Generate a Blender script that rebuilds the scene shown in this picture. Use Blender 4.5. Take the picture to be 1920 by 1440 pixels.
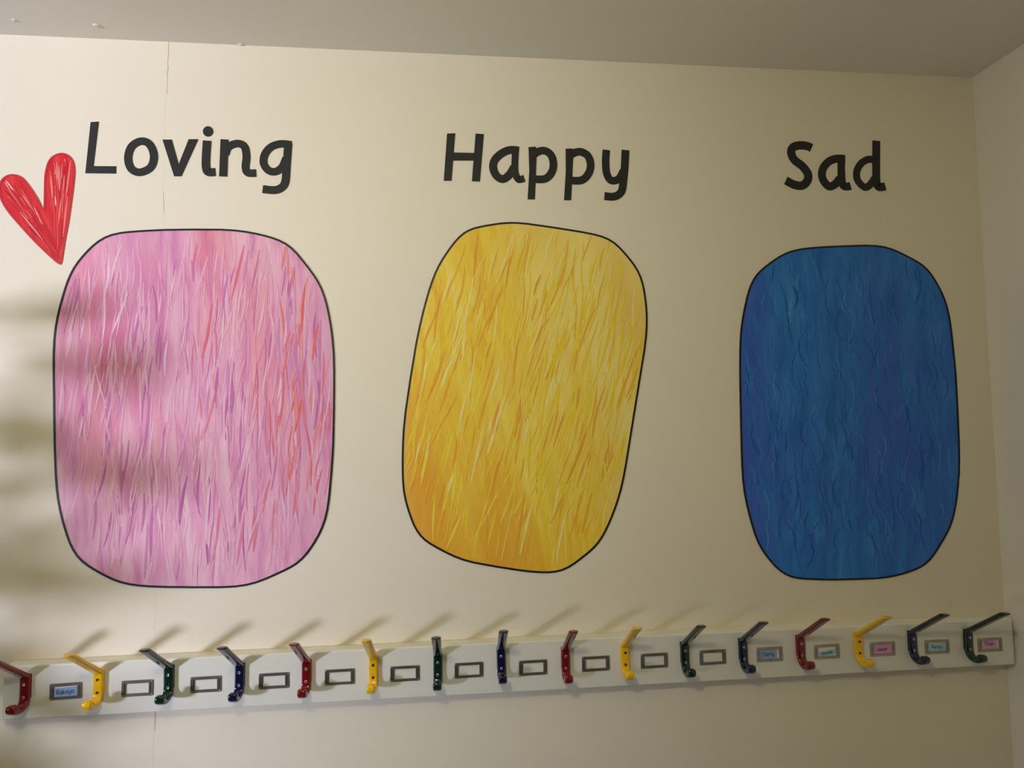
import bpy, bmesh, math, random
from mathutils import Vector, Matrix
import numpy as np

sc = bpy.context.scene
col = sc.collection
for o in list(bpy.data.objects):
    bpy.data.objects.remove(o)

# ------------------------------------------------------------------ camera
F_PX, YAW, PITCH, ROLL = 1100.0, 0.09223, 0.05768, -0.01228
CAM = Vector((0.7621, -1.1623, 1.6559))
fwd = Vector((math.sin(YAW)*math.cos(PITCH), math.cos(YAW)*math.cos(PITCH), math.sin(PITCH)))
rt0 = Vector((math.cos(YAW), -math.sin(YAW), 0))
up0 = rt0.cross(fwd)
RT = rt0*math.cos(ROLL) + up0*math.sin(ROLL)
UP = -rt0*math.sin(ROLL) + up0*math.cos(ROLL)
cd = bpy.data.cameras.new('camera')
cam = bpy.data.objects.new('camera', cd); col.objects.link(cam)
m3 = Matrix((RT, UP, -fwd)).transposed()
cam.matrix_world = Matrix.Translation(CAM) @ m3.to_4x4()
cd.sensor_fit = 'HORIZONTAL'; cd.sensor_width = 36.0
cd.lens = 36.0*F_PX/1920.0
cd.clip_start = 0.01
sc.camera = cam

# ------------------------------------------------------------------ light
W = bpy.data.worlds.new('world'); sc.world = W; W.use_nodes = True
W.node_tree.nodes['Background'].inputs[0].default_value = (0.72, 0.80, 1.0, 1)
W.node_tree.nodes['Background'].inputs[1].default_value = 0.05

def area(name, loc, target, sx, sy, power, color, shape='ELLIPSE'):
    l = bpy.data.lights.new(name, 'AREA'); l.shape = shape; l.size = sx; l.size_y = sy
    l.energy = power; l.color = color
    o = bpy.data.objects.new(name, l); col.objects.link(o); o.location = loc
    o.rotation_euler = (Vector(target)-Vector(loc)).to_track_quat('-Z', 'Y').to_euler()
    return o
area('hall_window_light', (-3.6, -3.75, 1.30), (0.9, 0, 1.4), 0.80, 0.6, 278, (0.72, 0.76, 1.0), 'ELLIPSE')
area('low_fill_light', (-1.3, -1.1, 0.45), (1.9, -0.6, 0.8), 0.5, 0.5, 3.6, (0.58, 0.78, 1.0), 'ELLIPSE')  # added cool fill for the lower right wall, no window stands here
pl = bpy.data.lights.new('ceiling_lamp', 'POINT'); pl.energy = 13.0; pl.color = (1.0, 0.96, 0.66); pl.shadow_soft_size = .07
po = bpy.data.objects.new('ceiling_lamp', pl); col.objects.link(po); po.location = (0.50, -1.14, 2.10)
vs = sc.view_settings
vs.view_transform = 'Standard'; vs.look = 'None'; vs.gamma = 1; vs.use_curve_mapping = False
vs.exposure = 0.0

# ------------------------------------------------------------------ helpers
def lin(c):
    return tuple((v/255/12.92 if v/255 <= .04045 else ((v/255+.055)/1.055)**2.4) for v in c)

def mat(name, rgb, rough=.6, metal=0, noise=None, bump=None, coat=0, spec=.5, stretch=(1, 1, 1)):
    """procedural material; noise=(scale, amount) varies value, bump=(scale, strength)"""
    m = bpy.data.materials.new(name); m.use_nodes = True
    nt = m.node_tree; b = nt.nodes['Principled BSDF']
    c = lin(rgb)
    b.inputs['Base Color'].default_value = (*c, 1)
    b.inputs['Roughness'].default_value = rough
    b.inputs['Metallic'].default_value = metal
    b.inputs['Coat Weight'].default_value = coat
    b.inputs['Specular IOR Level'].default_value = spec
    tc = nt.nodes.new('ShaderNodeTexCoord'); mp = nt.nodes.new('ShaderNodeMapping')
    mp.inputs['Scale'].default_value = stretch
    nt.links.new(tc.outputs['Object'], mp.inputs['Vector'])
    if noise:
        n = nt.nodes.new('ShaderNodeTexNoise'); n.inputs['Scale'].default_value = noise[0]
        n.inputs['Detail'].default_value = 6
        nt.links.new(mp.outputs[0], n.inputs['Vector'])
        r = nt.nodes.new('ShaderNodeValToRGB')
        a = noise[1]
        r.color_ramp.elements[0].position = .3; r.color_ramp.elements[1].position = .7
        r.color_ramp.elements[0].color = (*[v*(1-a) for v in c], 1)
        r.color_ramp.elements[1].color = (*[min(1, v*(1+a)) for v in c], 1)
        nt.links.new(n.outputs['Fac'], r.inputs['Fac']); nt.links.new(r.outputs[0], b.inputs['Base Color'])
    if bump:
        n2 = nt.nodes.new('ShaderNodeTexNoise'); n2.inputs['Scale'].default_value = bump[0]
        n2.inputs['Detail'].default_value = 4
        nt.links.new(mp.outputs[0], n2.inputs['Vector'])
        bp = nt.nodes.new('ShaderNodeBump'); bp.inputs['Strength'].default_value = bump[1]
        bp.inputs['Distance'].default_value = .001
        nt.links.new(n2.outputs['Fac'], bp.inputs['Height']); nt.links.new(bp.outputs[0], b.inputs['Normal'])
    return m

def link(name, bm, m, parent=None, smooth=False, mats=None):
    bmesh.ops.recalc_face_normals(bm, faces=bm.faces)
    me = bpy.data.meshes.new(name); bm.to_mesh(me); bm.free()
    for q in (mats or [m]): me.materials.append(q)
    if smooth:
        for p in me.polygons: p.use_smooth = True
    o = bpy.data.objects.new(name, me); col.objects.link(o)
    if parent: o.parent = parent
    return o

def box(bm, x0, x1, y0, y1, z0, z1, bevel=0, seg=2):
    r = bmesh.ops.create_cube(bm, size=1)
    for v in r['verts']:
        v.co = Vector(((x0+x1)/2+v.co.x*(x1-x0), (y0+y1)/2+v.co.y*(y1-y0), (z0+z1)/2+v.co.z*(z1-z0)))
    if bevel:
        es = list({e for v in r['verts'] for e in v.link_edges})
        bmesh.ops.bevel(bm, geom=es, offset=bevel, segments=seg, affect='EDGES', profile=.5)

def tag(o, label=None, cat=None, group=None, kind=None):
    if label: o['label'] = label
    if cat: o['category'] = cat
    if group: o['group'] = group
    if kind: o['kind'] = kind
    return o

def empty(name, loc, label, cat, group=None):
    o = bpy.data.objects.new(name, None); o.empty_display_size = .05; col.objects.link(o)
    o.location = loc
    return tag(o, label, cat, group)

def to_wall(px, py, depth=0.0):
    """measurement taken off the photo -> metres (x, z) on the mural wall (plane y = -depth)"""
    d = fwd + RT*((px-960)/F_PX) + UP*((720-py)/F_PX)
    s = (-depth-CAM.y)/d.y
    p = CAM + d*s
    return (p.x, p.z)

def spline(pts, n=6, closed=False):
    out = []; N = len(pts)
    rng = range(N if closed else N-1)
    for i in rng:
        g = (lambda k: pts[k % N]) if closed else (lambda k: pts[min(max(k, 0), N-1)])
        p0, p1, p2, p3 = g(i-1), g(i), g(i+1), g(i+2)
        for j in range(n):
            t = j/n
            out.append(tuple(.5*((2*b)+(-a+c)*t+(2*a-5*b+4*c-d)*t*t+(-a+3*b-3*c+d)*t**3)
                       for a, b, c, d in zip(p0, p1, p2, p3)))
    if not closed: out.append(tuple(pts[-1]))
    return out

def ribbon(bm, pts, width, y0, y1, taper=None, closed=False, ci=None, color=None):
    """flat painted stroke in the wall plane: pts (x,z) metres, width metres"""
    N = len(pts); L = []; Rr = []
    for i in range(N):
        a = Vector(pts[(i-1) % N] if closed else pts[max(i-1, 0)])
        b = Vector(pts[(i+1) % N] if closed else pts[min(i+1, N-1)])
        t = (b-a)
        if t.length < 1e-9: t = Vector((1, 0))
        t.normalize(); nn = Vector((-t.y, t.x))
        w = width/2*(taper(i/(N-1)) if taper else 1)
        p = Vector(pts[i])
        L.append(p+nn*w); Rr.append(p-nn*w)
    vs4 = []
    for l, r in zip(L, Rr):
        vs4.append([bm.verts.new((l.x, -y1, l.y)), bm.verts.new((r.x, -y1, r.y)),
                    bm.verts.new((r.x, -y0, r.y)), bm.verts.new((l.x, -y0, l.y))])
    fs = []
    K = N if closed else N-1
    for i in range(K):
        A = vs4[i]; B = vs4[(i+1) % N]
        for k in range(4):
            if k == 2: continue
            fs.append(bm.faces.new((A[k], A[(k+1) % 4], B[(k+1) % 4], B[k])))
    if not closed:
        fs.append(bm.faces.new(vs4[0])); fs.append(bm.faces.new(vs4[-1][::-1]))
    if ci is not None:
        for f in fs:
            for lp in f.loops: lp[ci] = (*[q/255 for q in color], 1)
    return fs

def prism(bm, pts, y0, y1):
    f = [bm.verts.new((x, -y1, z)) for x, z in pts]
    b = [bm.verts.new((x, -y0, z)) for x, z in pts]
    bm.faces.new(f); N = len(pts)
    for i in range(N):
        bm.faces.new((f[i], f[(i+1) % N], b[(i+1) % N], b[i]))

# ------------------------------------------------------------------ materials
M_wall = mat('cream_emulsion', (241, 230, 207), .62, noise=(1.3, .018), bump=(420, .10), spec=.3)
M_wall2 = mat('white_emulsion', (240, 231, 220), .7, noise=(1.5, .02), bump=(380, .10), spec=.3)
M_wall3 = mat('grey_beige_emulsion', (132, 126, 120), .7, noise=(1.5, .02), spec=.3)
M_ceil = mat('ceiling_paint', (232, 227, 214), .8, noise=(1.2, .02), bump=(300, .12), spec=.2)
M_floor = mat('grey_vinyl', (120, 124, 134), .5, noise=(30, .05))
M_rail = mat('white_gloss_rail', (236, 232, 219), .33, noise=(14, .02), bump=(90, .05), spec=.5, stretch=(.15, 1, 1))
M_black = mat('black_wall_paint', (40, 40, 37), .5, noise=(60, .12), spec=.35)
M_line = mat('black_outline_paint', (28, 27, 34), .45, noise=(80, .1), spec=.35)
M_red = mat('red_plastic', (122, 14, 20), .16, noise=(40, .03), coat=.4)
M_yel = mat('yellow_plastic', (250, 196, 22), .18, noise=(40, .03), coat=.4)
M_grn = mat('dark_green_plastic', (10, 40, 28), .14, noise=(40, .04), coat=.5)
M_nav = mat('navy_plastic', (13, 20, 58), .14, noise=(40, .04), coat=.5)
M_steel = mat('screw_steel', (205, 200, 188), .3, metal=.9, noise=(200, .08))
M_dark = mat('recess_dark', (34, 30, 28), .6, noise=(200, .1))
M_brz = mat('screw_bronze', (120, 78, 30), .35, metal=.6, noise=(200, .1))
M_holder = mat('brushed_nickel', (150, 142, 136), .34, metal=.85, noise=(120, .16), stretch=(.3, 1, 1))
M_holder2 = mat('aged_nickel', (176, 166, 152), .38, metal=.6, noise=(120, .16), stretch=(.3, 1, 1))
M_cblue = mat('blue_card', (150, 182, 226), .6, noise=(60, .04))
M_cpale = mat('pale_blue_card', (172, 212, 226), .6, noise=(60, .04))
M_cpink = mat('pink_card', (232, 168, 208), .6, noise=(60, .04))
M_cwhite = mat('white_slip', (240, 238, 230), .5, noise=(60, .02))
M_ink = mat('navy_ink', (26, 30, 84), .5, noise=(100, .1))
M_inkb = mat('black_ink', (26, 28, 40), .5, noise=(100, .1))
M_inkp = mat('purple_ink', (110, 20, 100), .5, noise=(100, .1))
M_crack = mat('seam_filler', (222, 205, 165), .7, noise=(80, .08))
M_leaf = mat('leaf_green', (58, 96, 44), .45, noise=(20, .2))
M_pot = mat('terracotta', (168, 96, 66), .7, noise=(30, .08))
M_stem = mat('stem_brown', (92, 78, 50), .7, noise=(60, .15))

def paint_mat(name, stops, rot, sc1=(46, 1, 5), extra=None):
    m = bpy.data.materials.new(name); m.use_nodes = True
    nt = m.node_tree; b = nt.nodes['Principled BSDF']
    b.inputs['Roughness'].default_value = .5; b.inputs['Specular IOR Level'].default_value = .3
    tc = nt.nodes.new('ShaderNodeTexCoord')
    wp = nt.nodes.new('ShaderNodeTexNoise'); wp.inputs['Scale'].default_value = 5
    nt.links.new(tc.outputs['Object'], wp.inputs['Vector'])
    mixv = nt.nodes.new('ShaderNodeMix'); mixv.data_type = 'VECTOR'; mixv.inputs['Factor'].default_value = .035
    nt.links.new(tc.outputs['Object'], mixv.inputs['A']); nt.links.new(wp.outputs['Color'], mixv.inputs['B'])
    rt_ = nt.nodes.new('ShaderNodeMapping'); rt_.inputs['Rotation'].default_value = (0, math.radians(rot), 0)
    mp = nt.nodes.new('ShaderNodeMapping'); mp.inputs['Scale'].default_value = sc1
    nt.links.new(mixv.outputs['Result'], rt_.inputs['Vector']); nt.links.new(rt_.outputs[0], mp.inputs['Vector'])
    n = nt.nodes.new('ShaderNodeTexNoise'); n.inputs['Scale'].default_value = 1.0
    n.inputs['Detail'].default_value = 5; n.inputs['Roughness'].default_value = .62
    nt.links.new(mp.outputs[0], n.inputs['Vector'])
    r = nt.nodes.new('ShaderNodeValToRGB')
    els = r.color_ramp.elements
    while len(els) < len(stops): els.new(.5)
    for e, (p, c) in zip(els, stops):
        e.position = p; e.color = (*lin(c), 1)
    nt.links.new(n.outputs['Fac'], r.inputs['Fac'])
    src = r.outputs[0]
    # broad areas of another pigment
    for (c, sc_, lo, hi, amt, off) in (extra or []):
        n2 = nt.nodes.new('ShaderNodeTexNoise'); n2.inputs['Scale'].default_value = sc_
        n2.inputs['Detail'].default_value = 3
        m2 = nt.nodes.new('ShaderNodeMapping'); m2.inputs['Location'].default_value = (off, off*2, off)
        m2.inputs['Scale'].default_value = (3.2, 1, .8)
        nt.links.new(rt_.outputs[0], m2.inputs['Vector']); nt.links.new(m2.outputs[0], n2.inputs['Vector'])
        rr = nt.nodes.new('ShaderNodeMapRange'); rr.inputs['From Min'].default_value = lo
        rr.inputs['From Max'].default_value = hi; rr.inputs['To Max'].default_value = amt
        nt.links.new(n2.outputs['Fac'], rr.inputs['Value'])
        mx = nt.nodes.new('ShaderNodeMix'); mx.data_type = 'RGBA'
        nt.links.new(rr.outputs[0], mx.inputs['Factor']); nt.links.new(src, mx.inputs['A'])
        mx.inputs['B'].default_value = (*lin(c), 1); src = mx.outputs['Result']
    nt.links.new(src, b.inputs['Base Color'])
    bp = nt.nodes.new('ShaderNodeBump'); bp.inputs['Strength'].default_value = .25
    bp.inputs['Distance'].default_value = .0006
    nt.links.new(n.outputs['Fac'], bp.inputs['Height']); nt.links.new(bp.outputs[0], b.inputs['Normal'])
    return m

def stroke_mat(name):
    m = bpy.data.materials.new(name); m.use_nodes = True
    nt = m.node_tree; b = nt.nodes['Principled BSDF']
    b.inputs['Roughness'].default_value = .5; b.inputs['Specular IOR Level'].default_value = .3
    a = nt.nodes.new('ShaderNodeVertexColor'); a.layer_name = 'pigment'
    tc = nt.nodes.new('ShaderNodeTexCoord'); mp = nt.nodes.new('ShaderNodeMapping')
    mp.inputs['Scale'].default_value = (260, 1, 30)
    n = nt.nodes.new('ShaderNodeTexNoise'); n.inputs['Scale'].default_value = 1
    nt.links.new(tc.outputs['Object'], mp.inputs['Vector']); nt.links.new(mp.outputs[0], n.inputs['Vector'])
    hs = nt.nodes.new('ShaderNodeHueSaturation')
    rr = nt.nodes.new('ShaderNodeMapRange'); rr.inputs['To Min'].default_value = .85; rr.inputs['To Max'].default_value = 1.12
    nt.links.new(n.outputs['Fac'], rr.inputs['Value']); nt.links.new(rr.outputs[0], hs.inputs['Value'])
    nt.links.new(a.outputs['Color'], hs.inputs['Color']); nt.links.new(hs.outputs[0], b.inputs['Base Color'])
    return m
M_stroke = stroke_mat('brushed_pigment')

# ------------------------------------------------------------------ setting
XL, XR, YF, ZC = -1.6, 1.9055, -4.3, 2.398
rnd = random.Random(4)

# mural wall: surface with a slight overlap step along an old lining seam
bm = bmesh.new()
seam = [(to_wall(316, 87)[0], ZC), (to_wall(310, 200)[0], to_wall(310, 200)[1]), (to_wall(300, 640)[0], 1.85),
        (to_wall(291, 1160)[0], 1.29), (to_wall(288, 1440)[0], .8), (to_wall(288, 1440)[0], 0)]
sp = []
for i in range(len(seam)-1):
    for k in range(10):
        t = k/10; sp.append((seam[i][0]*(1-t)+seam[i+1][0]*t+rnd.uniform(-.0012, .0012), seam[i][1]*(1-t)+seam[i+1][1]*t))
sp.append(seam[-1])
box(bm, XL, XR, .0002, .12, 0, ZC)
# left sheet stands 0.6 mm proud of the right one
f = [bm.verts.new((x, 0, z)) for x, z in sp]; g = [bm.verts.new((x+.0012, .0002, z)) for x, z in sp]
l1 = bm.verts.new((XL, 0, ZC)); l0 = bm.verts.new((XL, 0, 0))
bm.faces.new([l1]+f+[l0])
for i in range(len(sp)-1): bm.faces.new((f[i], g[i], g[i+1], f[i+1]))
wall = tag(link('wall_back', bm, M_wall), kind='structure')
bm = bmesh.new()
for a, b in ((0, 9), (14, 16), (31, 35)):
    ribbon(bm, [(sp[i][0]+.001+rnd.uniform(-.0015, .0015), sp[i][1]) for i in range(a, b)], .0011, 0.0, .0003,
           taper=lambda t: .25+.9*abs(math.sin(t*17)))
link('seam_filler', bm, M_crack, wall)
bm = bmesh.new(); box(bm, XR, XR+.12, YF, .12, 0, ZC+.1); tag(link('wall_right', bm, M_wall2), kind='structure')
bm = bmesh.new()
box(bm, XL-.12, XL, -1.0, .12, 0, ZC); box(bm, XL-.12, XL, YF, -2.10, 0, ZC); box(bm, XL-.12, XL, -2.10, -1.0, 2.05, ZC); box(bm, XL-.12, XL, -2.10, -1.0, 0, 1.02)
tag(link('wall_left', bm, M_wall3), kind='structure')
bm = bmesh.new(); box(bm, -4.2, XR+.12, YF-.12, YF, 0, ZC); tag(link('wall_front', bm, M_wall3), kind='structure')
bm = bmesh.new(); box(bm, -4.2, XR+.12, YF-.12, .12, -.1, 0); tag(link('floor', bm, M_floor), kind='structure')
bm = bmesh.new(); box(bm, -4.2, XR+.12, YF-.12, .12, ZC, ZC+.1)
ceil = tag(link('ceiling', bm, M_ceil), kind='structure')
# little plaster nibs left in the ceiling paint
for px, py, s in ((27, 37, .0035), (181, 47, .005), (452, 83, .004)):
    d = fwd + RT*((px-960)/F_PX) + UP*((720-py)/F_PX); p = CAM + d*((ZC-CAM.z)/d.z)
    bm = bmesh.new(); bmesh.ops.create_icosphere(bm, subdivisions=2, radius=s)
    for v in bm.verts:
        v.co = Vector((v.co.x*1.3, v.co.y, v.co.z*.45))*rnd.uniform(.9, 1.1)
        v.co += Vector((p.x, p.y, ZC-.0005))
    link('plaster_nib', bm, M_ceil, ceil, True)

# ------------------------------------------------------------------ painted words
def S(pts, n=6): return ('s', pts, n)
def word(name, label, k, ox, oy, glyphs):
    x0, z0 = to_wall(ox+100/k*1, oy+100/k*1)
    root = empty(name, (x0, 0, z0), label, 'lettering', 'painted words on the wall')
    for g in glyphs:
        bm = bmesh.new(); lift = .0009
        for it in g:
            lift += .00003
            if it[0] == 'poly':
                prism(bm, [to_wall(ox+x/k, oy+y/k) for x, y in it[1]], -.0002, lift)
            elif it[0] == 'dot':
                (cx, cy), r = it[1], it[2]
                prism(bm, [to_wall(ox+(cx+r*math.cos(a*math.pi/12))/k, oy+(cy+r*math.sin(a*math.pi/12))/k) for a in range(24)], -.0002, lift)
            else:
                pts, w = it[1], it[2]
                closed = it[0] == 'loop'
                if len(pts) > 2: pts = spline(pts, 6, closed)
                wp = [to_wall(ox+x/k, oy+y/k) for x, y in pts]
                c = to_wall(ox+pts[0][0]/k, oy+pts[0][1]/k); c2 = to_wall(ox+pts[0][0]/k+w/k, oy+pts[0][1]/k)
                ribbon(bm, wp, c2[0]-c[0], -.0002, lift, closed=closed)
        o = link('letter', bm, M_black, root)
        o.matrix_parent_inverse = Matrix.Translation((-x0, 0, -z0))
    return root
word('painted_word', 'black hand-painted word "Loving" above the pink paint patch', 3, 0, 200, [
    [('poly', [(511, 88), (557, 85), (527, 335), (655, 336), (654, 377), (481, 375)])],
    [('loop', [(795, 195), (842, 213), (867, 275), (850, 340), (790, 370), (740, 350), (722, 290), (742, 225)], 46)],
    [('poly', [(915, 186), (967, 186), (1006, 325), (1062, 184), (1116, 184), (1021, 392), (980, 392)])],
    [('dot', (1171, 140), 29), ('open', [(1166, 192), (1160, 280), (1160, 340), (1172, 368), (1213, 368)], 48)],
    [('open', [(1264, 185), (1256, 393)], 46), ('open', [(1268, 270), (1285, 228), (1335, 208), (1375, 225), (1387, 280), (1382, 340), (1395, 372), (1442, 374)], 45)],
    [('open', [(1640, 215), (1580, 210), (1525, 228), (1490, 270), (1484, 320), (1510, 358), (1550, 366), (1588, 340), (1610, 290)], 44),
     ('open', [(1622, 204), (1613, 330), (1606, 420), (1585, 455), (1545, 470), (1478, 464)], 46)],
])
word('painted_word', 'black hand-painted word "Happy" above the yellow paint patch', 4.174, 780, 220, [
    [('poly', [(243, 128), (307, 126), (278, 497), (217, 497)]), ('poly', [(466, 128), (531, 133), (500, 503), (437, 501)]), ('poly', [(270, 276), (480, 280), (475, 339), (268, 339)])],
    [('open', [(806, 261), (740, 256), (675, 280), (620, 330), (603, 390), (628, 455), (680, 484), (730, 450), (768, 390)], 62),
     ('open', [(779, 236), (773, 400), (785, 460), (805, 488), (848, 478)], 54)],
    [('poly', [(880, 234), (940, 231), (944, 300), (930, 643), (873, 643), (886, 420)]),
     ('open', [(915, 300), (950, 272), (1005, 262), (1055, 295), (1075, 360), (1062, 430), (1010, 482), (915, 484)], 60)],
    [('poly', [(1170, 246), (1226, 245), (1230, 310), (1214, 650), (1158, 649), (1172, 420)]),
     ('open', [(1200, 305), (1235, 280), (1290, 271), (1345, 303), (1366, 370), (1350, 440), (1295, 493), (1200, 494)], 60)],
    [('open', [(1489, 256), (1484, 340), (1490, 430), (1515, 485), (1550, 497), (1590, 478), (1622, 420)], 58),
     ('open', [(1639, 257), (1633, 380), (1622, 500), (1610, 575), (1575, 612), (1530, 622), (1474, 616)], 60)],
])
word('painted_word', 'black hand-painted word "Sad" above the blue paint patch', 4.8, 1400, 220, [
    [('open', [(583, 277), (545, 260), (480, 253), (418, 270), (400, 320), (430, 385), (500, 440), (550, 510), (545, 570), (500, 614), (430, 608), (352, 568)], 72)],
    [('open', [(885, 376), (800, 374), (730, 405), (683, 470), (682, 550), (735, 620), (790, 606), (838, 550)], 68),
     ('open', [(850, 350), (853, 540), (868, 612), (900, 624), (934, 618)], 66)],
    [('open', [(1150, 382), (1085, 381), (1025, 420), (990, 490), (1000, 570), (1062, 630), (1110, 606), (1150, 550)], 60),
     ('open', [(1166, 212), (1165, 540), (1180, 618), (1210, 628), (1246, 622)], 68)],
])

# ------------------------------------------------------------------ painted heart
hp = [(70, 385), (122, 400), (168, 452), (212, 520), (248, 584), (254, 480), (258, 380), (280, 305), (320, 272), (365, 268),
      (403, 295), (419, 350), (414, 430), (400, 540), (384, 650), (362, 770), (346, 872), (332, 880), (290, 846), (200, 760),
      (110, 662), (42, 580), (6, 510), (3, 440), (25, 402)]
def hz(p): return to_wall(p[0]/3, 200+p[1]/3)
M_heart = paint_mat('red_heart_paint', [(.25, (196, 18, 26)), (.5, (222, 34, 38)), (.72, (232, 70, 68))], 12, (70, 1, 9))
hx, hzz = hz((332, 880))
heart = empty('painted_heart', (hx, 0, hzz), 'red brush-painted heart with pale streaks beside the first word', 'heart')
bm = bmesh.new(); prism(bm, [hz(p) for p in spline(hp, 4, True)], -.0002, .0008)
ob = link('heart_fill', bm, M_heart, heart); ob.matrix_parent_inverse = Matrix.Translation((-hx, 0, -hzz))
bm = bmesh.new(); ci = bm.loops.layers.color.new('pigment')
def inside(p, poly):
    c = False; j = len(poly)-1
    for i in range(len(poly)):
        a, b = poly[i], poly[j]
        if (a[1] > p[1]) != (b[1] > p[1]) and p[0] < (b[0]-a[0])*(p[1]-a[1])/(b[1]-a[1])+a[0]: c = not c
        j = i
    return c
hs = spline(hp, 4, True)
rh = random.Random(11)
k = 0
reds = [(206, 20, 28), (190, 14, 22), (220, 36, 38), (228, 66, 62), (212, 26, 32)]
for it in range(500):
    left = rh.random() < .5
    u = rh.random()
    if left:
        a = (40+rh.uniform(-35, 75), 420+rh.uniform(-25, 90)); b = (322+rh.uniform(-12, 12), 850+rh.uniform(-60, 10))
    else:
        a = (335+rh.uniform(-65, 70), 290+rh.uniform(-5, 60)); b = (330+rh.uniform(-12, 16), 860+rh.uniform(-60, 5))
    t0 = rh.uniform(0, .8); t1 = min(1, t0+rh.uniform(.15, .45))
    ln = [(a[0]+(b[0]-a[0])*t, a[1]+(b[1]-a[1])*t) for t in (t0, (t0*2+t1)/3, (t0+2*t1)/3, t1)]
    if not all(inside(p, hs) for p in ln): continue
    c = rh.choice(reds)
    m = (t0+t1)/2
    if rh.random() < .16 and .05 < m < .6:
        s = (ln[1][0]-(120 if left else 345))
        c = (238, 128, 124) if rh.random() < .75 else (246, 180, 168)
    ribbon(bm, [hz(p) for p in spline(ln, 3)], rh.uniform(.0018, .0042), .0008, .0009+k*6e-7, taper=lambda t: math.sin(math.pi*min(max(t, .06), .94))**.6, ci=ci, color=c)
    k += 1
ob = link('brush_strokes', bm, M_stroke, heart); ob['kind'] = 'stuff'; ob.matrix_parent_inverse = Matrix.Translation((-hx, 0, -hzz))
bm = bmesh.new()
ribbon(bm, [hz(p) for p in spline(hp, 4, True)], 0.0034, -.0002, .0013, closed=True)
ob = link('heart_outline', bm, mat('deep_red_paint', (204, 24, 32), .5, noise=(90, .12)), heart)
ob.matrix_parent_inverse = Matrix.Translation((-hx, 0, -hzz))

# ------------------------------------------------------------------ plain painted colour patches
def patch(name, label, centre, half, rot, tilt, M, colors, seed, nstroke, n=3.4, top=1.0, sw=(.003, .0075), sl=(.03, .085), curl=0):
    rr = random.Random(seed)
    ph = [rr.uniform(0, 6.28) for _ in range(4)]
    out = []
    for i in range(96):
        a = 2*math.pi*i/96; c, s = math.cos(a), math.sin(a)
        ux = math.copysign(abs(c)**(2/n), c); uy = math.copysign(abs(s)**(2/n), s)
        wob = 1+.008*math.sin(3*a+ph[0])+.005*math.sin(7*a+ph[1])+.003*math.sin(13*a+ph[2])
        wx = ux*half[0]*wob*(1+(1-top)*uy); wy = uy*half[1]*wob     # uy>0 is lower edge in photo sense
        ca, sa = math.cos(math.radians(rot)), math.sin(math.radians(rot))
        out.append((centre[0]+wx*ca-wy*sa, centre[1]+wx*sa+wy*ca))
    w = [to_wall(*p) for p in out]
    cx, cz = to_wall(*centre)
    root = empty(name, (cx, 0, cz), label, 'wall painting', 'colour patches painted under the words')
    inv = Matrix.Translation((-cx, 0, -cz))
    bm = bmesh.new(); prism(bm, w, -.0002, .0008)
    o = link('paint_ground', bm, M, root); o.matrix_parent_inverse = inv
    bm = bmesh.new(); ci = bm.loops.layers.color.new('pigment'); k = 0
    xs = [p[0] for p in w]; zs = [p[1] for p in w]
    x0, x1, z0, z1 = min(xs), max(xs), min(zs), max(zs)
    for it in range(nstroke*3):
        if k >= nstroke: break
        x = rr.uniform(x0, x1); z = rr.uniform(z0, z1); L = rr.uniform(*sl)
        a = math.radians(tilt+rr.gauss(0, 6)); cv = rr.uniform(-.08, .08)+curl*rr.choice((-1, 1))*rr.random()
        pts = []
        for t in (-.5, -.17, .17, .5):
            pts.append((x+L*t*math.sin(a)+cv*L*(t*t*4-1)*.5, z+L*t*math.cos(a)))
        if not all(inside(p, w) for p in pts): continue
        u = (x-x0)/(x1-x0); v = (z-z0)/(z1-z0)
        c = colors(u, v, rr)
        ribbon(bm, spline(pts, 3), rr.uniform(*sw), .0008, .0009+k*6e-7,
               taper=lambda t: math.sin(math.pi*min(max(t, .05), .95))**.7, ci=ci, color=c)
        k += 1
    o = link('brush_strokes', bm, M_stroke, root); o['kind'] = 'stuff'; o.matrix_parent_inverse = inv
    bm = bmesh.new(); ribbon(bm, w, .0036, -.0002, .0016, closed=True)
    o = link('painted_outline', bm, M_line, root); o.matrix_parent_inverse = inv
    return root

def mixc(a, b, t): return tuple(x*(1-t)+y*t for x, y in zip(a, b))
def pinkc(u, v, r):
    base = mixc((234, 160, 192), (244, 190, 206), r.random())
    q = r.random()
    if q < .32*(1.25-u): return mixc(base, (188, 84, 160), r.uniform(.25, .75))
    if q < .3 and u > .35: return mixc(base, (226, 70, 84), r.uniform(.15, .6))
    if u > .8 and v > .3 and q < .62: return mixc(base, (240, 96, 72), r.uniform(.3, .85))
    if q > .9: return (244, 196, 216)
    return base
def yelc(u, v, r):
    base = mixc((246, 204, 54), (250, 224, 96), r.random())
    q = r.random()
    if q < .34 and (u < .6 or v < .5): return mixc(base, (236, 148, 48), r.uniform(.25, .75))
    if q < .12: return mixc(base, (236, 160, 40), r.uniform(.3, .6))
    if q > .9: return (251, 232, 140)
    return mixc(base, (252, 222, 50), .4)
def bluec(u, v, r):
    base = mixc((46, 116, 204), (60, 138, 222), r.random())
    if v < .45 and .2 < u < .85: base = mixc(base, (66, 96, 206), .7*r.random()+.2)
    q = r.random()
    if q < .25: return mixc(base, (20, 84, 168), r.uniform(.3, .8))
    if q > .92: return mixc(base, (90, 160, 226), .5)
    return base

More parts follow.
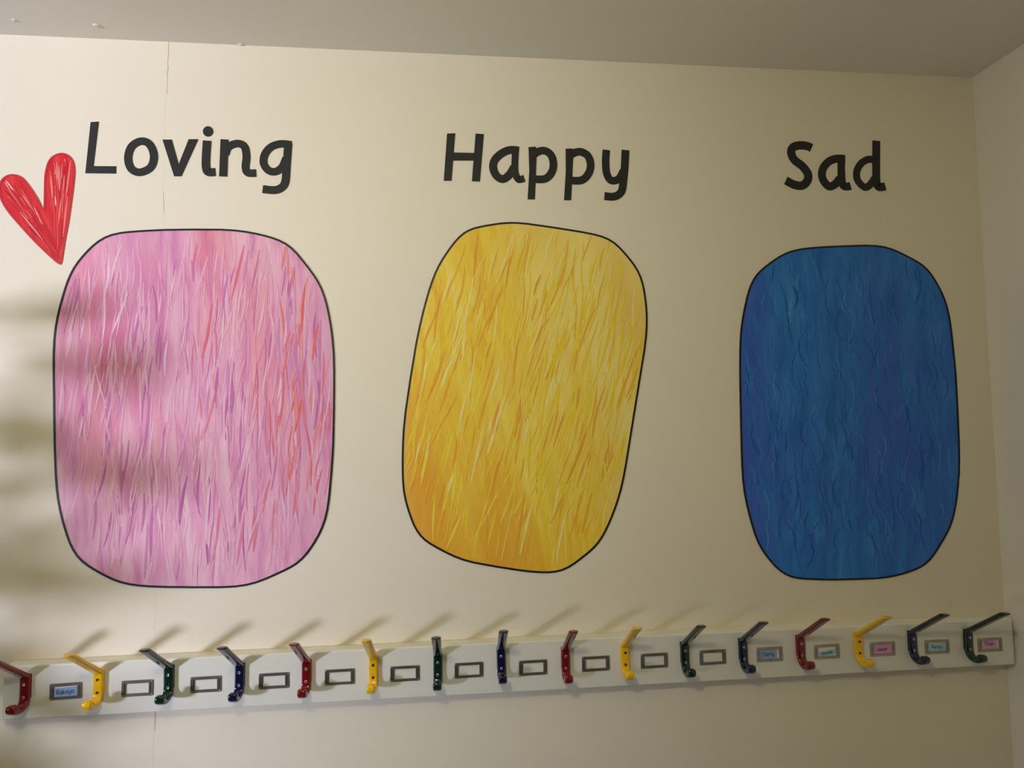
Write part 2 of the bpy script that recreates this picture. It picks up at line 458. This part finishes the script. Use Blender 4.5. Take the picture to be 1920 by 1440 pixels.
M_pink = paint_mat('pink_mural_paint', [(.2, (206, 108, 172)), (.38, (230, 150, 188)), (.55, (243, 182, 202)), (.75, (248, 212, 220))], 4,
                   extra=[((228, 84, 88), 1.3, .54, .72, .65, 3.0), ((192, 92, 170), 1.4, .52, .7, .5, 9.0)])
M_yello = paint_mat('yellow_mural_paint', [(.2, (238, 160, 52)), (.4, (248, 202, 56)), (.58, (252, 220, 76)), (.8, (252, 238, 150))], 12,
                    extra=[((238, 158, 50), 1.1, .44, .66, .75, 5.0), ((253, 234, 138), 1.0, .46, .64, .8, 1.0)])
M_blue = paint_mat('blue_mural_paint', [(.2, (26, 92, 170)), (.42, (44, 118, 204)), (.6, (58, 138, 222)), (.85, (96, 176, 232))], -4, (30, 1, 7),
                   extra=[((70, 96, 206), 1.0, .5, .64, .75, 7.0)])
patch('paint_patch', 'tall rounded pink brush-painted patch with red and violet streaks', (362, 765), (262, 335), 0, 3, M_pink, pinkc, 3, 700, sl=(.04, .12), sw=(.0015, .0055))
patch('paint_patch', 'tilted rounded yellow brush-painted patch with orange streaks', (982, 742), (212, 322), 9, 14, M_yello, yelc, 5, 620, sl=(.04, .12), sw=(.0015, .0055))
patch('paint_patch', 'rounded blue brush-painted patch nearest the room corner', (1590, 775), (203, 312), -2, -3, M_blue, bluec, 8, 650, curl=.5, sl=(.03, .1), sw=(.0012, .005))

# ------------------------------------------------------------------ hook rail
RT_, RX0, RX1 = .026, -.037, 1.8975
rail = tag(empty('hook_rail', (.93, 0, 1.138), 'long white-painted wooden rail carrying the row of coat hooks', 'rail'))
bm = bmesh.new(); box(bm, RX0, RX1, -RT_, .0, 1.1375, 1.2305, .0028, 3)
o = link('board', bm, M_rail, rail); o.matrix_parent_inverse = Matrix.Translation((-.93, 0, -1.138))
FACE = RT_

def section(bm, P, T, a, b, n, K=20, flat=None):
    """ring of a superellipse section round (y_out,z) point P with tangent T; flat -> horizontal cut"""
    T = Vector(T).normalized(); Nn = Vector((-T.y, T.x)); ring = []
    for i in range(K):
        t = 2*math.pi*i/K; c, s = math.cos(t), math.sin(t)
        x = a*math.copysign(abs(c)**(2/n), c); v = b*math.copysign(abs(s)**(2/n), s)
        q = Vector(P)+Nn*v
        if flat: q = q + T*(-(Nn.y*v)/T.y*flat)
        ring.append(bm.verts.new((x, -q.x, q.y)))
    return ring
def skin(bm, rings):
    for A, B in zip(rings, rings[1:]):
        K = len(A)
        for i in range(K): bm.faces.new((A[i], A[(i+1) % K], B[(i+1) % K], B[i]))
    bm.faces.new(rings[0]); bm.faces.new(rings[-1][::-1])

def make_hook(body, screwm, recess):
    root = bpy.data.objects.new('coat_hook', None); root.empty_display_size = .03; col.objects.link(root)
    # upper arm
    bm = bmesh.new(); A = Vector((.0052, .0125)); B = Vector((.0911, .0764)); T = (B-A).normalized()
    rings = [section(bm, A-T*.0035, T, .0066, .0026, 2.6), section(bm, A-T*.002, T, .0078, .0042, 3.2)]
    for t, a, b, n in ((.06, .0080, .0045, 3.4), (.3, .0080, .0046, 3.0), (.6, .0083, .0046, 2.6), (.85, .0086, .0046, 2.3)):
        rings.append(section(bm, A+(B-A)*t, T, a, b, n))
    rings.append(section(bm, A+(B-A)*.945, T, .0087, .0046, 2.2, flat=.9))
    rings.append(section(bm, A+(B-A)*.975, T, .0085, .0044, 2.2, flat=1))
    rings.append(section(bm, A+(B-A)*.99, T, .0076, .0038, 2.2, flat=1))
    rings.append(section(bm, A+(B-A)*.993, T, .006, .003, 2.2, flat=1))
    skin(bm, rings); link('upper_arm', bm, body, root, True)
    # upright bar and lower hook
    bm = bmesh.new()
    pts = [(.0044, .0145), (.0044, .012), (.0044, -.006), (.0044, -.022), (.0056, -.0300), (.0100, -.0360), (.0165, -.0390),
           (.0238, -.0388), (.0298, -.0360), (.0334, -.0318), (.0346, -.0285)]
    ths = [.0030, .0038, .0038, .0038, .0039, .0040, .0040, .0044, .0054, .0066, .0064]
    sp_ = spline([(p[0], p[1], h) for p, h in zip(pts, ths)], 4)
    rings = []
    for i, (y, z, h) in enumerate(sp_):
        a = sp_[max(i-1, 0)]; b = sp_[min(i+1, len(sp_)-1)]
        w = .0080 if i > 1 else .0074
        rings.append(section(bm, (y, z), (b[0]-a[0], b[1]-a[1]), w, h, 4.2))
    y, z, h = sp_[-1]
    rings.append(section(bm, (y, z+.0032), (0, 1), .0074, h*.86, 3.6))
    rings.append(section(bm, (y, z+.0048), (0, 1), .0057, h*.6, 3))
    rings.append(section(bm, (y, z+.0054), (0, 1), .0030, h*.3, 2.5))
    skin(bm, rings); link('lower_hook', bm, body, root, True)
    bm = bmesh.new(); box(bm, -.0084, .0084, -.003, 0, -.0255, .0155, .0012, 2)
    link('back_plate', bm, body, root)
    for z in (0.0, -.0222):
        bm = bmesh.new(); K = 16; rings = []
        for r, y in ((.0027, .0078), (.0027, .0086), (.0022, .0089), (.0012, .0087), (.0010, .0083)):
            rings.append([bm.verts.new((r*math.cos(2*math.pi*i/K), -y, z+r*math.sin(2*math.pi*i/K))) for i in range(K)])
        for q, (A_, B_) in enumerate(zip(rings, rings[1:])):
            for i in range(K):
                f_ = bm.faces.new((A_[i], A_[(i+1) % K], B_[(i+1) % K], B_[i])); f_.material_index = 1 if q >= 3 else 0
        f_ = bm.faces.new(rings[-1]); f_.material_index = 1
        link('screw', bm, None, root, False, [screwm, recess])
    return root
protos = {'r': make_hook(M_red, M_steel, M_dark), 'y': make_hook(M_yel, M_brz, M_dark),
          'g': make_hook(M_grn, M_steel, M_dark), 'n': make_hook(M_nav, M_steel, M_dark)}
names = {'r': 'dark red', 'y': 'bright yellow', 'g': 'dark green', 'n': 'navy blue'}
ordn = ['leftmost', 'second from left', 'third from left', 'rightmost']
hooks = [(.0029, 1.2012, 'r'), (.1244, 1.2025, 'y'), (.2428, 1.2050, 'g'), (.3652, 1.2026, 'n'), (.4828, 1.203, 'r'), (.6029, 1.2042, 'y'),
         (.7213, 1.2027, 'g'), (.8399, 1.2085, 'n'), (.9628, 1.2026, 'r'), (1.0784, 1.2038, 'y'), (1.1974, 1.2016, 'g'),
         (1.3153, 1.2029, 'n'), (1.4339, 1.2038, 'r'), (1.555, 1.2025, 'y'), (1.6712, 1.2021, 'n'), (1.7930, 1.1992, 'g')]
cnt = {}
def dup(root):
    r = root.copy(); col.objects.link(r)
    for ch in [c for c in bpy.data.objects if c.parent == root]:
        c = ch.copy(); col.objects.link(c); c.parent = r
    return r
for i, (x, z, kk) in enumerate(hooks):
    c = cnt.get(kk, 0); cnt[kk] = c+1
    h = protos[kk] if c == 0 else dup(protos[kk])
    h.location = (x, -FACE, z); h.rotation_euler = (0, math.radians([0, .3, -.4, .3, 0, -.2, .2, -.8, 0, .2, -.4, -.6, -.4, -.8, -.6, .8][i]), 0)
    extra = {0: ' cut by the photo edge', 15: ' nearest the corner'}.get(i, ' on the rail')
    tag(h, '%s double coat hook, %s of the four%s' % (names[kk], ordn[c], extra), 'coat hook', 'coat hooks on the white rail')

# ------------------------------------------------------------------ label holders
def make_holder(M):
    root = bpy.data.objects.new('label_holder', None); root.empty_display_size = .03; col.objects.link(root)
    a, b, c, d = .0270, .0140, .0195, .0088
    bm = bmesh.new()
    def rr(w, h, r, y, K=4):
        out = []
        for cx, cz, s in ((w-r, h-r, 0), (-w+r, h-r, 1), (-w+r, -h+r, 2), (w-r, -h+r, 3)):
            for k in range(K+1):
                t = (s+k/K)*math.pi/2; out.append(bm.verts.new((cx+r*math.cos(t), -y, cz+r*math.sin(t))))
        return out
    R = [rr(a, b, .0018, 0), rr(a, b, .0018, .0010), rr(a-.0006, b-.0006, .0016, .0016), rr(a-.0022, b-.0022, .0012, .0016),
         rr(a-.0026, b-.0026, .0011, .0011), rr(c+.0012, d+.0010, .0008, .0011), rr(c+.0004, d+.0004, .0006, .0018), rr(c, d, .0005, .0016), rr(c, d, .0005, .0)]
    for A_, B_ in zip(R, R[1:]):
        K = len(A_)
        for i in range(K): bm.faces.new((A_[i], A_[(i+1) % K], B_[(i+1) % K], B_[i]))
    link('frame', bm, M, root)
    for s in (-1, 1):
        bm = bmesh.new(); box(bm, s*.0222-.0006, s*.0222+.0006, -.0022, -.0009, -.0096, .0096, .0003, 1)
        link('slot_lip', bm, M, root)
    for sx in (-1, 1):
        for sz in (-1, 1):
            bm = bmesh.new(); bmesh.ops.create_icosphere(bm, subdivisions=2, radius=.0011)
            for v in bm.verts: v.co = Vector((v.co.x+sx*.0249, v.co.y*.7-.0014, v.co.z+sz*.0118))
            link('pin', bm, M_steel, root, True)
    return root
HP = [(.0678, 1.1831), (.188, 1.1818), (.3054, 1.1823), (.4244, 1.1825), (.5418, 1.1833), (.6605, 1.1833), (.7793, 1.1836), (.9008, 1.1819),
      (1.022, 1.1833), (1.1372, 1.1832), (1.2546, 1.184), (1.3715, 1.1841), (1.4908, 1.1838), (1.6089, 1.183), (1.7268, 1.1818), (1.8435, 1.1802)]
TL = [1.3, .3, .4, .3, .2, 0, .2, .3, .2, .2, .4, .2, .3, .2, -.6, .2]
cn = ['red', 'yellow', 'green', 'navy', 'red', 'yellow', 'green', 'navy', 'red', 'yellow', 'green', 'navy', 'red', 'yellow', 'navy', 'green']
fill = {0: 'the leftmost blue card', 11: 'the darker blue card by the right-hand navy hooks', 12: 'the slanting pale blue card',
        13: 'the left pink card', 14: 'the pale blue card with slanting writing', 15: 'the pink card at the corner end'}
nth = ['first', 'second', 'third', 'fourth']
pa, pb = make_holder(M_holder), make_holder(M_holder2)
ua = ub = False
for i, (x, z) in enumerate(HP):
    if i in fill and i:
        h = dup(pb) if ub else pb; ub = True
    else:
        h = dup(pa) if ua else pa; ua = True
    h.location = (x, -FACE, z); h.rotation_euler = (0, math.radians(-TL[i]), 0)
    if i in fill:
        tag(h, 'small metal label holder framing ' + fill[i], 'label holder', 'metal label holders on the rail')
    else:
        tag(h, 'empty metal label holder between the %s %s hook and the next %s hook' % (nth[i//4], cn[i], cn[i+1]), 'label holder', 'metal label holders on the rail')

# ------------------------------------------------------------------ name cards with handwriting
GL = {  # single-line letters: strokes in units of x-height = 1, advance last
 'R': ([[(0, 0), (0, 1.6)], [(0, 1.6), (.55, 1.55), (.7, 1.2), (.5, .85), (0, .8)], [(.3, .8), (.75, 0)]], 1.0),
 'D': ([[(0, 0), (0, 1.6)], [(0, 1.6), (.6, 1.5), (.95, .9), (.7, .2), (0, 0)]], 1.2),
 'C': ([[(.9, 1.35), (.5, 1.6), (.05, 1.2), (0, .6), (.3, .05), (.9, .2)]], 1.1),
 'A': ([[(0, 0), (.5, 1.6)], [(.5, 1.6), (1.0, 0)], [(.2, .55), (.85, .55)]], 1.2),
 'E': ([[(.8, 1.6), (0, 1.6)], [(0, 1.6), (0, 0)], [(0, 0), (.8, 0)], [(0, .8), (.65, .8)]], 1.0),
 'a': ([[(.7, .95), (.2, .95), (0, .5), (.2, .05), (.5, .1), (.68, .5)], [(.7, 1), (.7, .15), (.85, 0)]], 1.05),
 'k': ([[(0, 0), (0, 1.6)], [(.6, 1), (.05, .5)], [(.1, .5), (.65, 0)]], .85),
 'y': ([[(0, 1), (.05, .35), (.35, .1), (.62, .4)], [(.65, 1), (.62, 0), (.4, -.55), (0, -.5)]], .95),
 'r': ([[(0, 0), (0, 1)], [(0, .6), (.25, .95), (.55, .9)]], .72),
 'c': ([[(.65, .85), (.3, 1), (0, .5), (.3, 0), (.68, .15)]], .85),
 'h': ([[(0, 0), (0, 1.6)], [(0, .6), (.3, .98), (.6, .7), (.62, 0)]], .9),
 'l': ([[(0, 1.6), (0, .2), (.2, 0)]], .42),
 'o': ([[(.35, 1), (.05, .75), (.05, .25), (.35, 0), (.68, .25), (.68, .75), (.35, 1)]], .95),
 't': ([[(.2, 1.4), (.2, .15), (.45, 0)], [(0, 1), (.45, 1)]], .65),
 'e': ([[(.05, .5), (.65, .55), (.5, .95), (.15, .9), (0, .45), (.25, 0), (.65, .15)]], .85),
 'm': ([[(0, 0), (0, 1)], [(0, .6), (.25, .98), (.45, .7), (.45, 0)], [(.45, .6), (.7, .98), (.92, .7), (.92, 0)]], 1.2),
 'b': ([[(0, 1.6), (0, 0)], [(0, .8), (.4, 1), (.7, .5), (.4, 0), (0, .15)]], .95),
 'u': ([[(0, 1), (.05, .2), (.35, 0), (.62, .3)], [(.65, 1), (.65, 0)]], .95),
 'i': ([[(0, 1), (0, 0)], [(0, 1.4), (.02, 1.5)]], .4),
 'j': ([[(.25, 1), (.25, -.3), (0, -.55)], [(.25, 1.4), (.27, 1.5)]], .55),
}
def card(idx, text, Mc, Mi, xh, dx, dz, rot, w, h, label, slip=None, bold=.0007, trot=0, tx=None, tz=0):
    x, z = HP[idx]
    root = empty('name_card', (x+dx, -FACE, z+dz), label, 'name card', 'name cards in the label holders')
    root.rotation_euler = (0, math.radians(-rot), 0)
    bm = bmesh.new(); box(bm, -w/2, w/2, -.0008, -.0003, -h/2, h/2)
    link('card', bm, Mc, root)
    if slip:
        bm = bmesh.new(); box(bm, *slip[:2], -.00028, -.0001, *slip[2:])
        link('backing_slip', bm, M_cwhite, root)
    adv = sum(GL[c][1] for c in text)*xh
    bm = bmesh.new(); cx = -adv/2 if tx is None else tx
    for c in text:
        for s in GL[c][0]:
            p = [(cx+a*xh, b*xh-.55*xh+tz) for a, b in s]
            if trot:
                ca, sa = math.cos(math.radians(trot)), math.sin(math.radians(trot))
                p = [(a*ca-b*sa, a*sa+b*ca) for a, b in p]
            if len(p) > 2: p = spline(p, 4)
            ribbon(bm, p, bold, .0008, .0010)
        cx += GL[c][1]*xh
    link('handwriting', bm, Mi, root)
    return root
card(0, 'Rakaya', M_cblue, M_ink, .0050, .000, -.0015, 3.5, .040, .0155, 'blue name card in the holder beside the cut-off red hook', (-.0205, .0205, -.005, .0118), .0009, trot=2)
card(11, 'Darcy', M_cblue, M_inkb, .0050, -.0022, -.0002, 1.5, .0345, .0170, 'blue name card with black writing and a white gap at its right', (-.0165, .021, -.009, .009), .0009)
card(12, 'Charlotte', M_cpale, M_ink, .0033, .000, -.0032, 8, .039, .0105, 'pale blue name card slipped down at a slant', (-.0205, .0195, -.004, .0105), .0007)
card(13, 'Amber', M_cpink, M_inkp, .0046, 0, -.0002, 1, .0395, .0175, 'pink name card between the rightmost yellow and navy hooks', None, .0008, trot=5, tz=-.0012)
card(14, 'Aurora', M_cpale, M_ink, .0044, 0, -.0008, -2, .0385, .0150, 'pale blue name card with downward slanting writing near the corner', (-.0195, .0195, -.005, .0100), .0008, trot=-4)
card(15, 'Elijah', M_cpink, M_inkp, .0046, -.002, .0002, -1, .0345, .0172, 'pink name card in the holder nearest the room corner', (-.0165, .0215, -.0088, .0088), .0008, trot=-5, tz=.0018)

# ------------------------------------------------------------------ unseen plant, added left of the view to cast the dappled shade
rp = random.Random(21)
plant = empty('shade_plant', (-.47, -.42, 0), 'unseen tall leafy plant in a terracotta pot, added left of the rail to cast dappled shade', 'plant')
bm = bmesh.new(); prof = [(0, 0), (.12, 0), (.16, .26), (.175, .26), (.175, .30), (.155, .30), (.15, .27), (0, .27)]
K = 28; rings = [[bm.verts.new((r*math.cos(2*math.pi*i/K), r*math.sin(2*math.pi*i/K), z)) for i in range(K)] for r, z in prof[1:-1]]
for A_, B_ in zip(rings, rings[1:]):
    for i in range(K): bm.faces.new((A_[i], A_[(i+1) % K], B_[(i+1) % K], B_[i]))
bm.faces.new(rings[0]); bm.faces.new(rings[-1])
link('pot', bm, M_pot, plant, True)
leafbm = bmesh.new()
for s in range(9):
    a = s*2.4; top = Vector((.22*math.cos(a)*rp.uniform(.4, 1), .13*math.sin(a), rp.uniform(1.45, 1.84)))
    bm = bmesh.new(); ring0 = None; K = 6
    for j in range(9):
        t = j/8; p = Vector((.03*math.cos(a)*(1-t), .03*math.sin(a)*(1-t), .26)).lerp(top, t); p.x = p.x + .05*math.sin(t*3+s)*(1-t)
        ring = [bm.verts.new((p.x+.006*(1.2-t)*math.cos(2*math.pi*i/K), p.y+.006*(1.2-t)*math.sin(2*math.pi*i/K), p.z)) for i in range(K)]
        if ring0:
            for i in range(K): bm.faces.new((ring0[i], ring0[(i+1) % K], ring[(i+1) % K], ring[i]))
        ring0 = ring
        if j >= 3:
            for q in range(7):
                az = rp.uniform(0, 6.28); L = rp.uniform(.07, .15); w = L*.36; dv = Vector((math.cos(az), math.sin(az), rp.uniform(-.5, .5))).normalized()
                sd = dv.cross(Vector((0, 0, 1))).normalized(); nn = sd.cross(dv)*.012
                v = [leafbm.verts.new(p+c) for c in (Vector(), dv*L*.3+sd*w*.8, dv*L*.65+sd*w*.7, dv*L-nn*1.5, dv*L*.65-sd*w*.7, dv*L*.3-sd*w*.8)]
                mid = leafbm.verts.new(p+dv*L*.5+nn)
                for i in range(6): leafbm.faces.new((v[i], v[(i+1) % 6], mid))
    link('stem', bm, M_stem, plant, True)
o = link('foliage', leafbm, M_leaf, plant); o['kind'] = 'stuff'
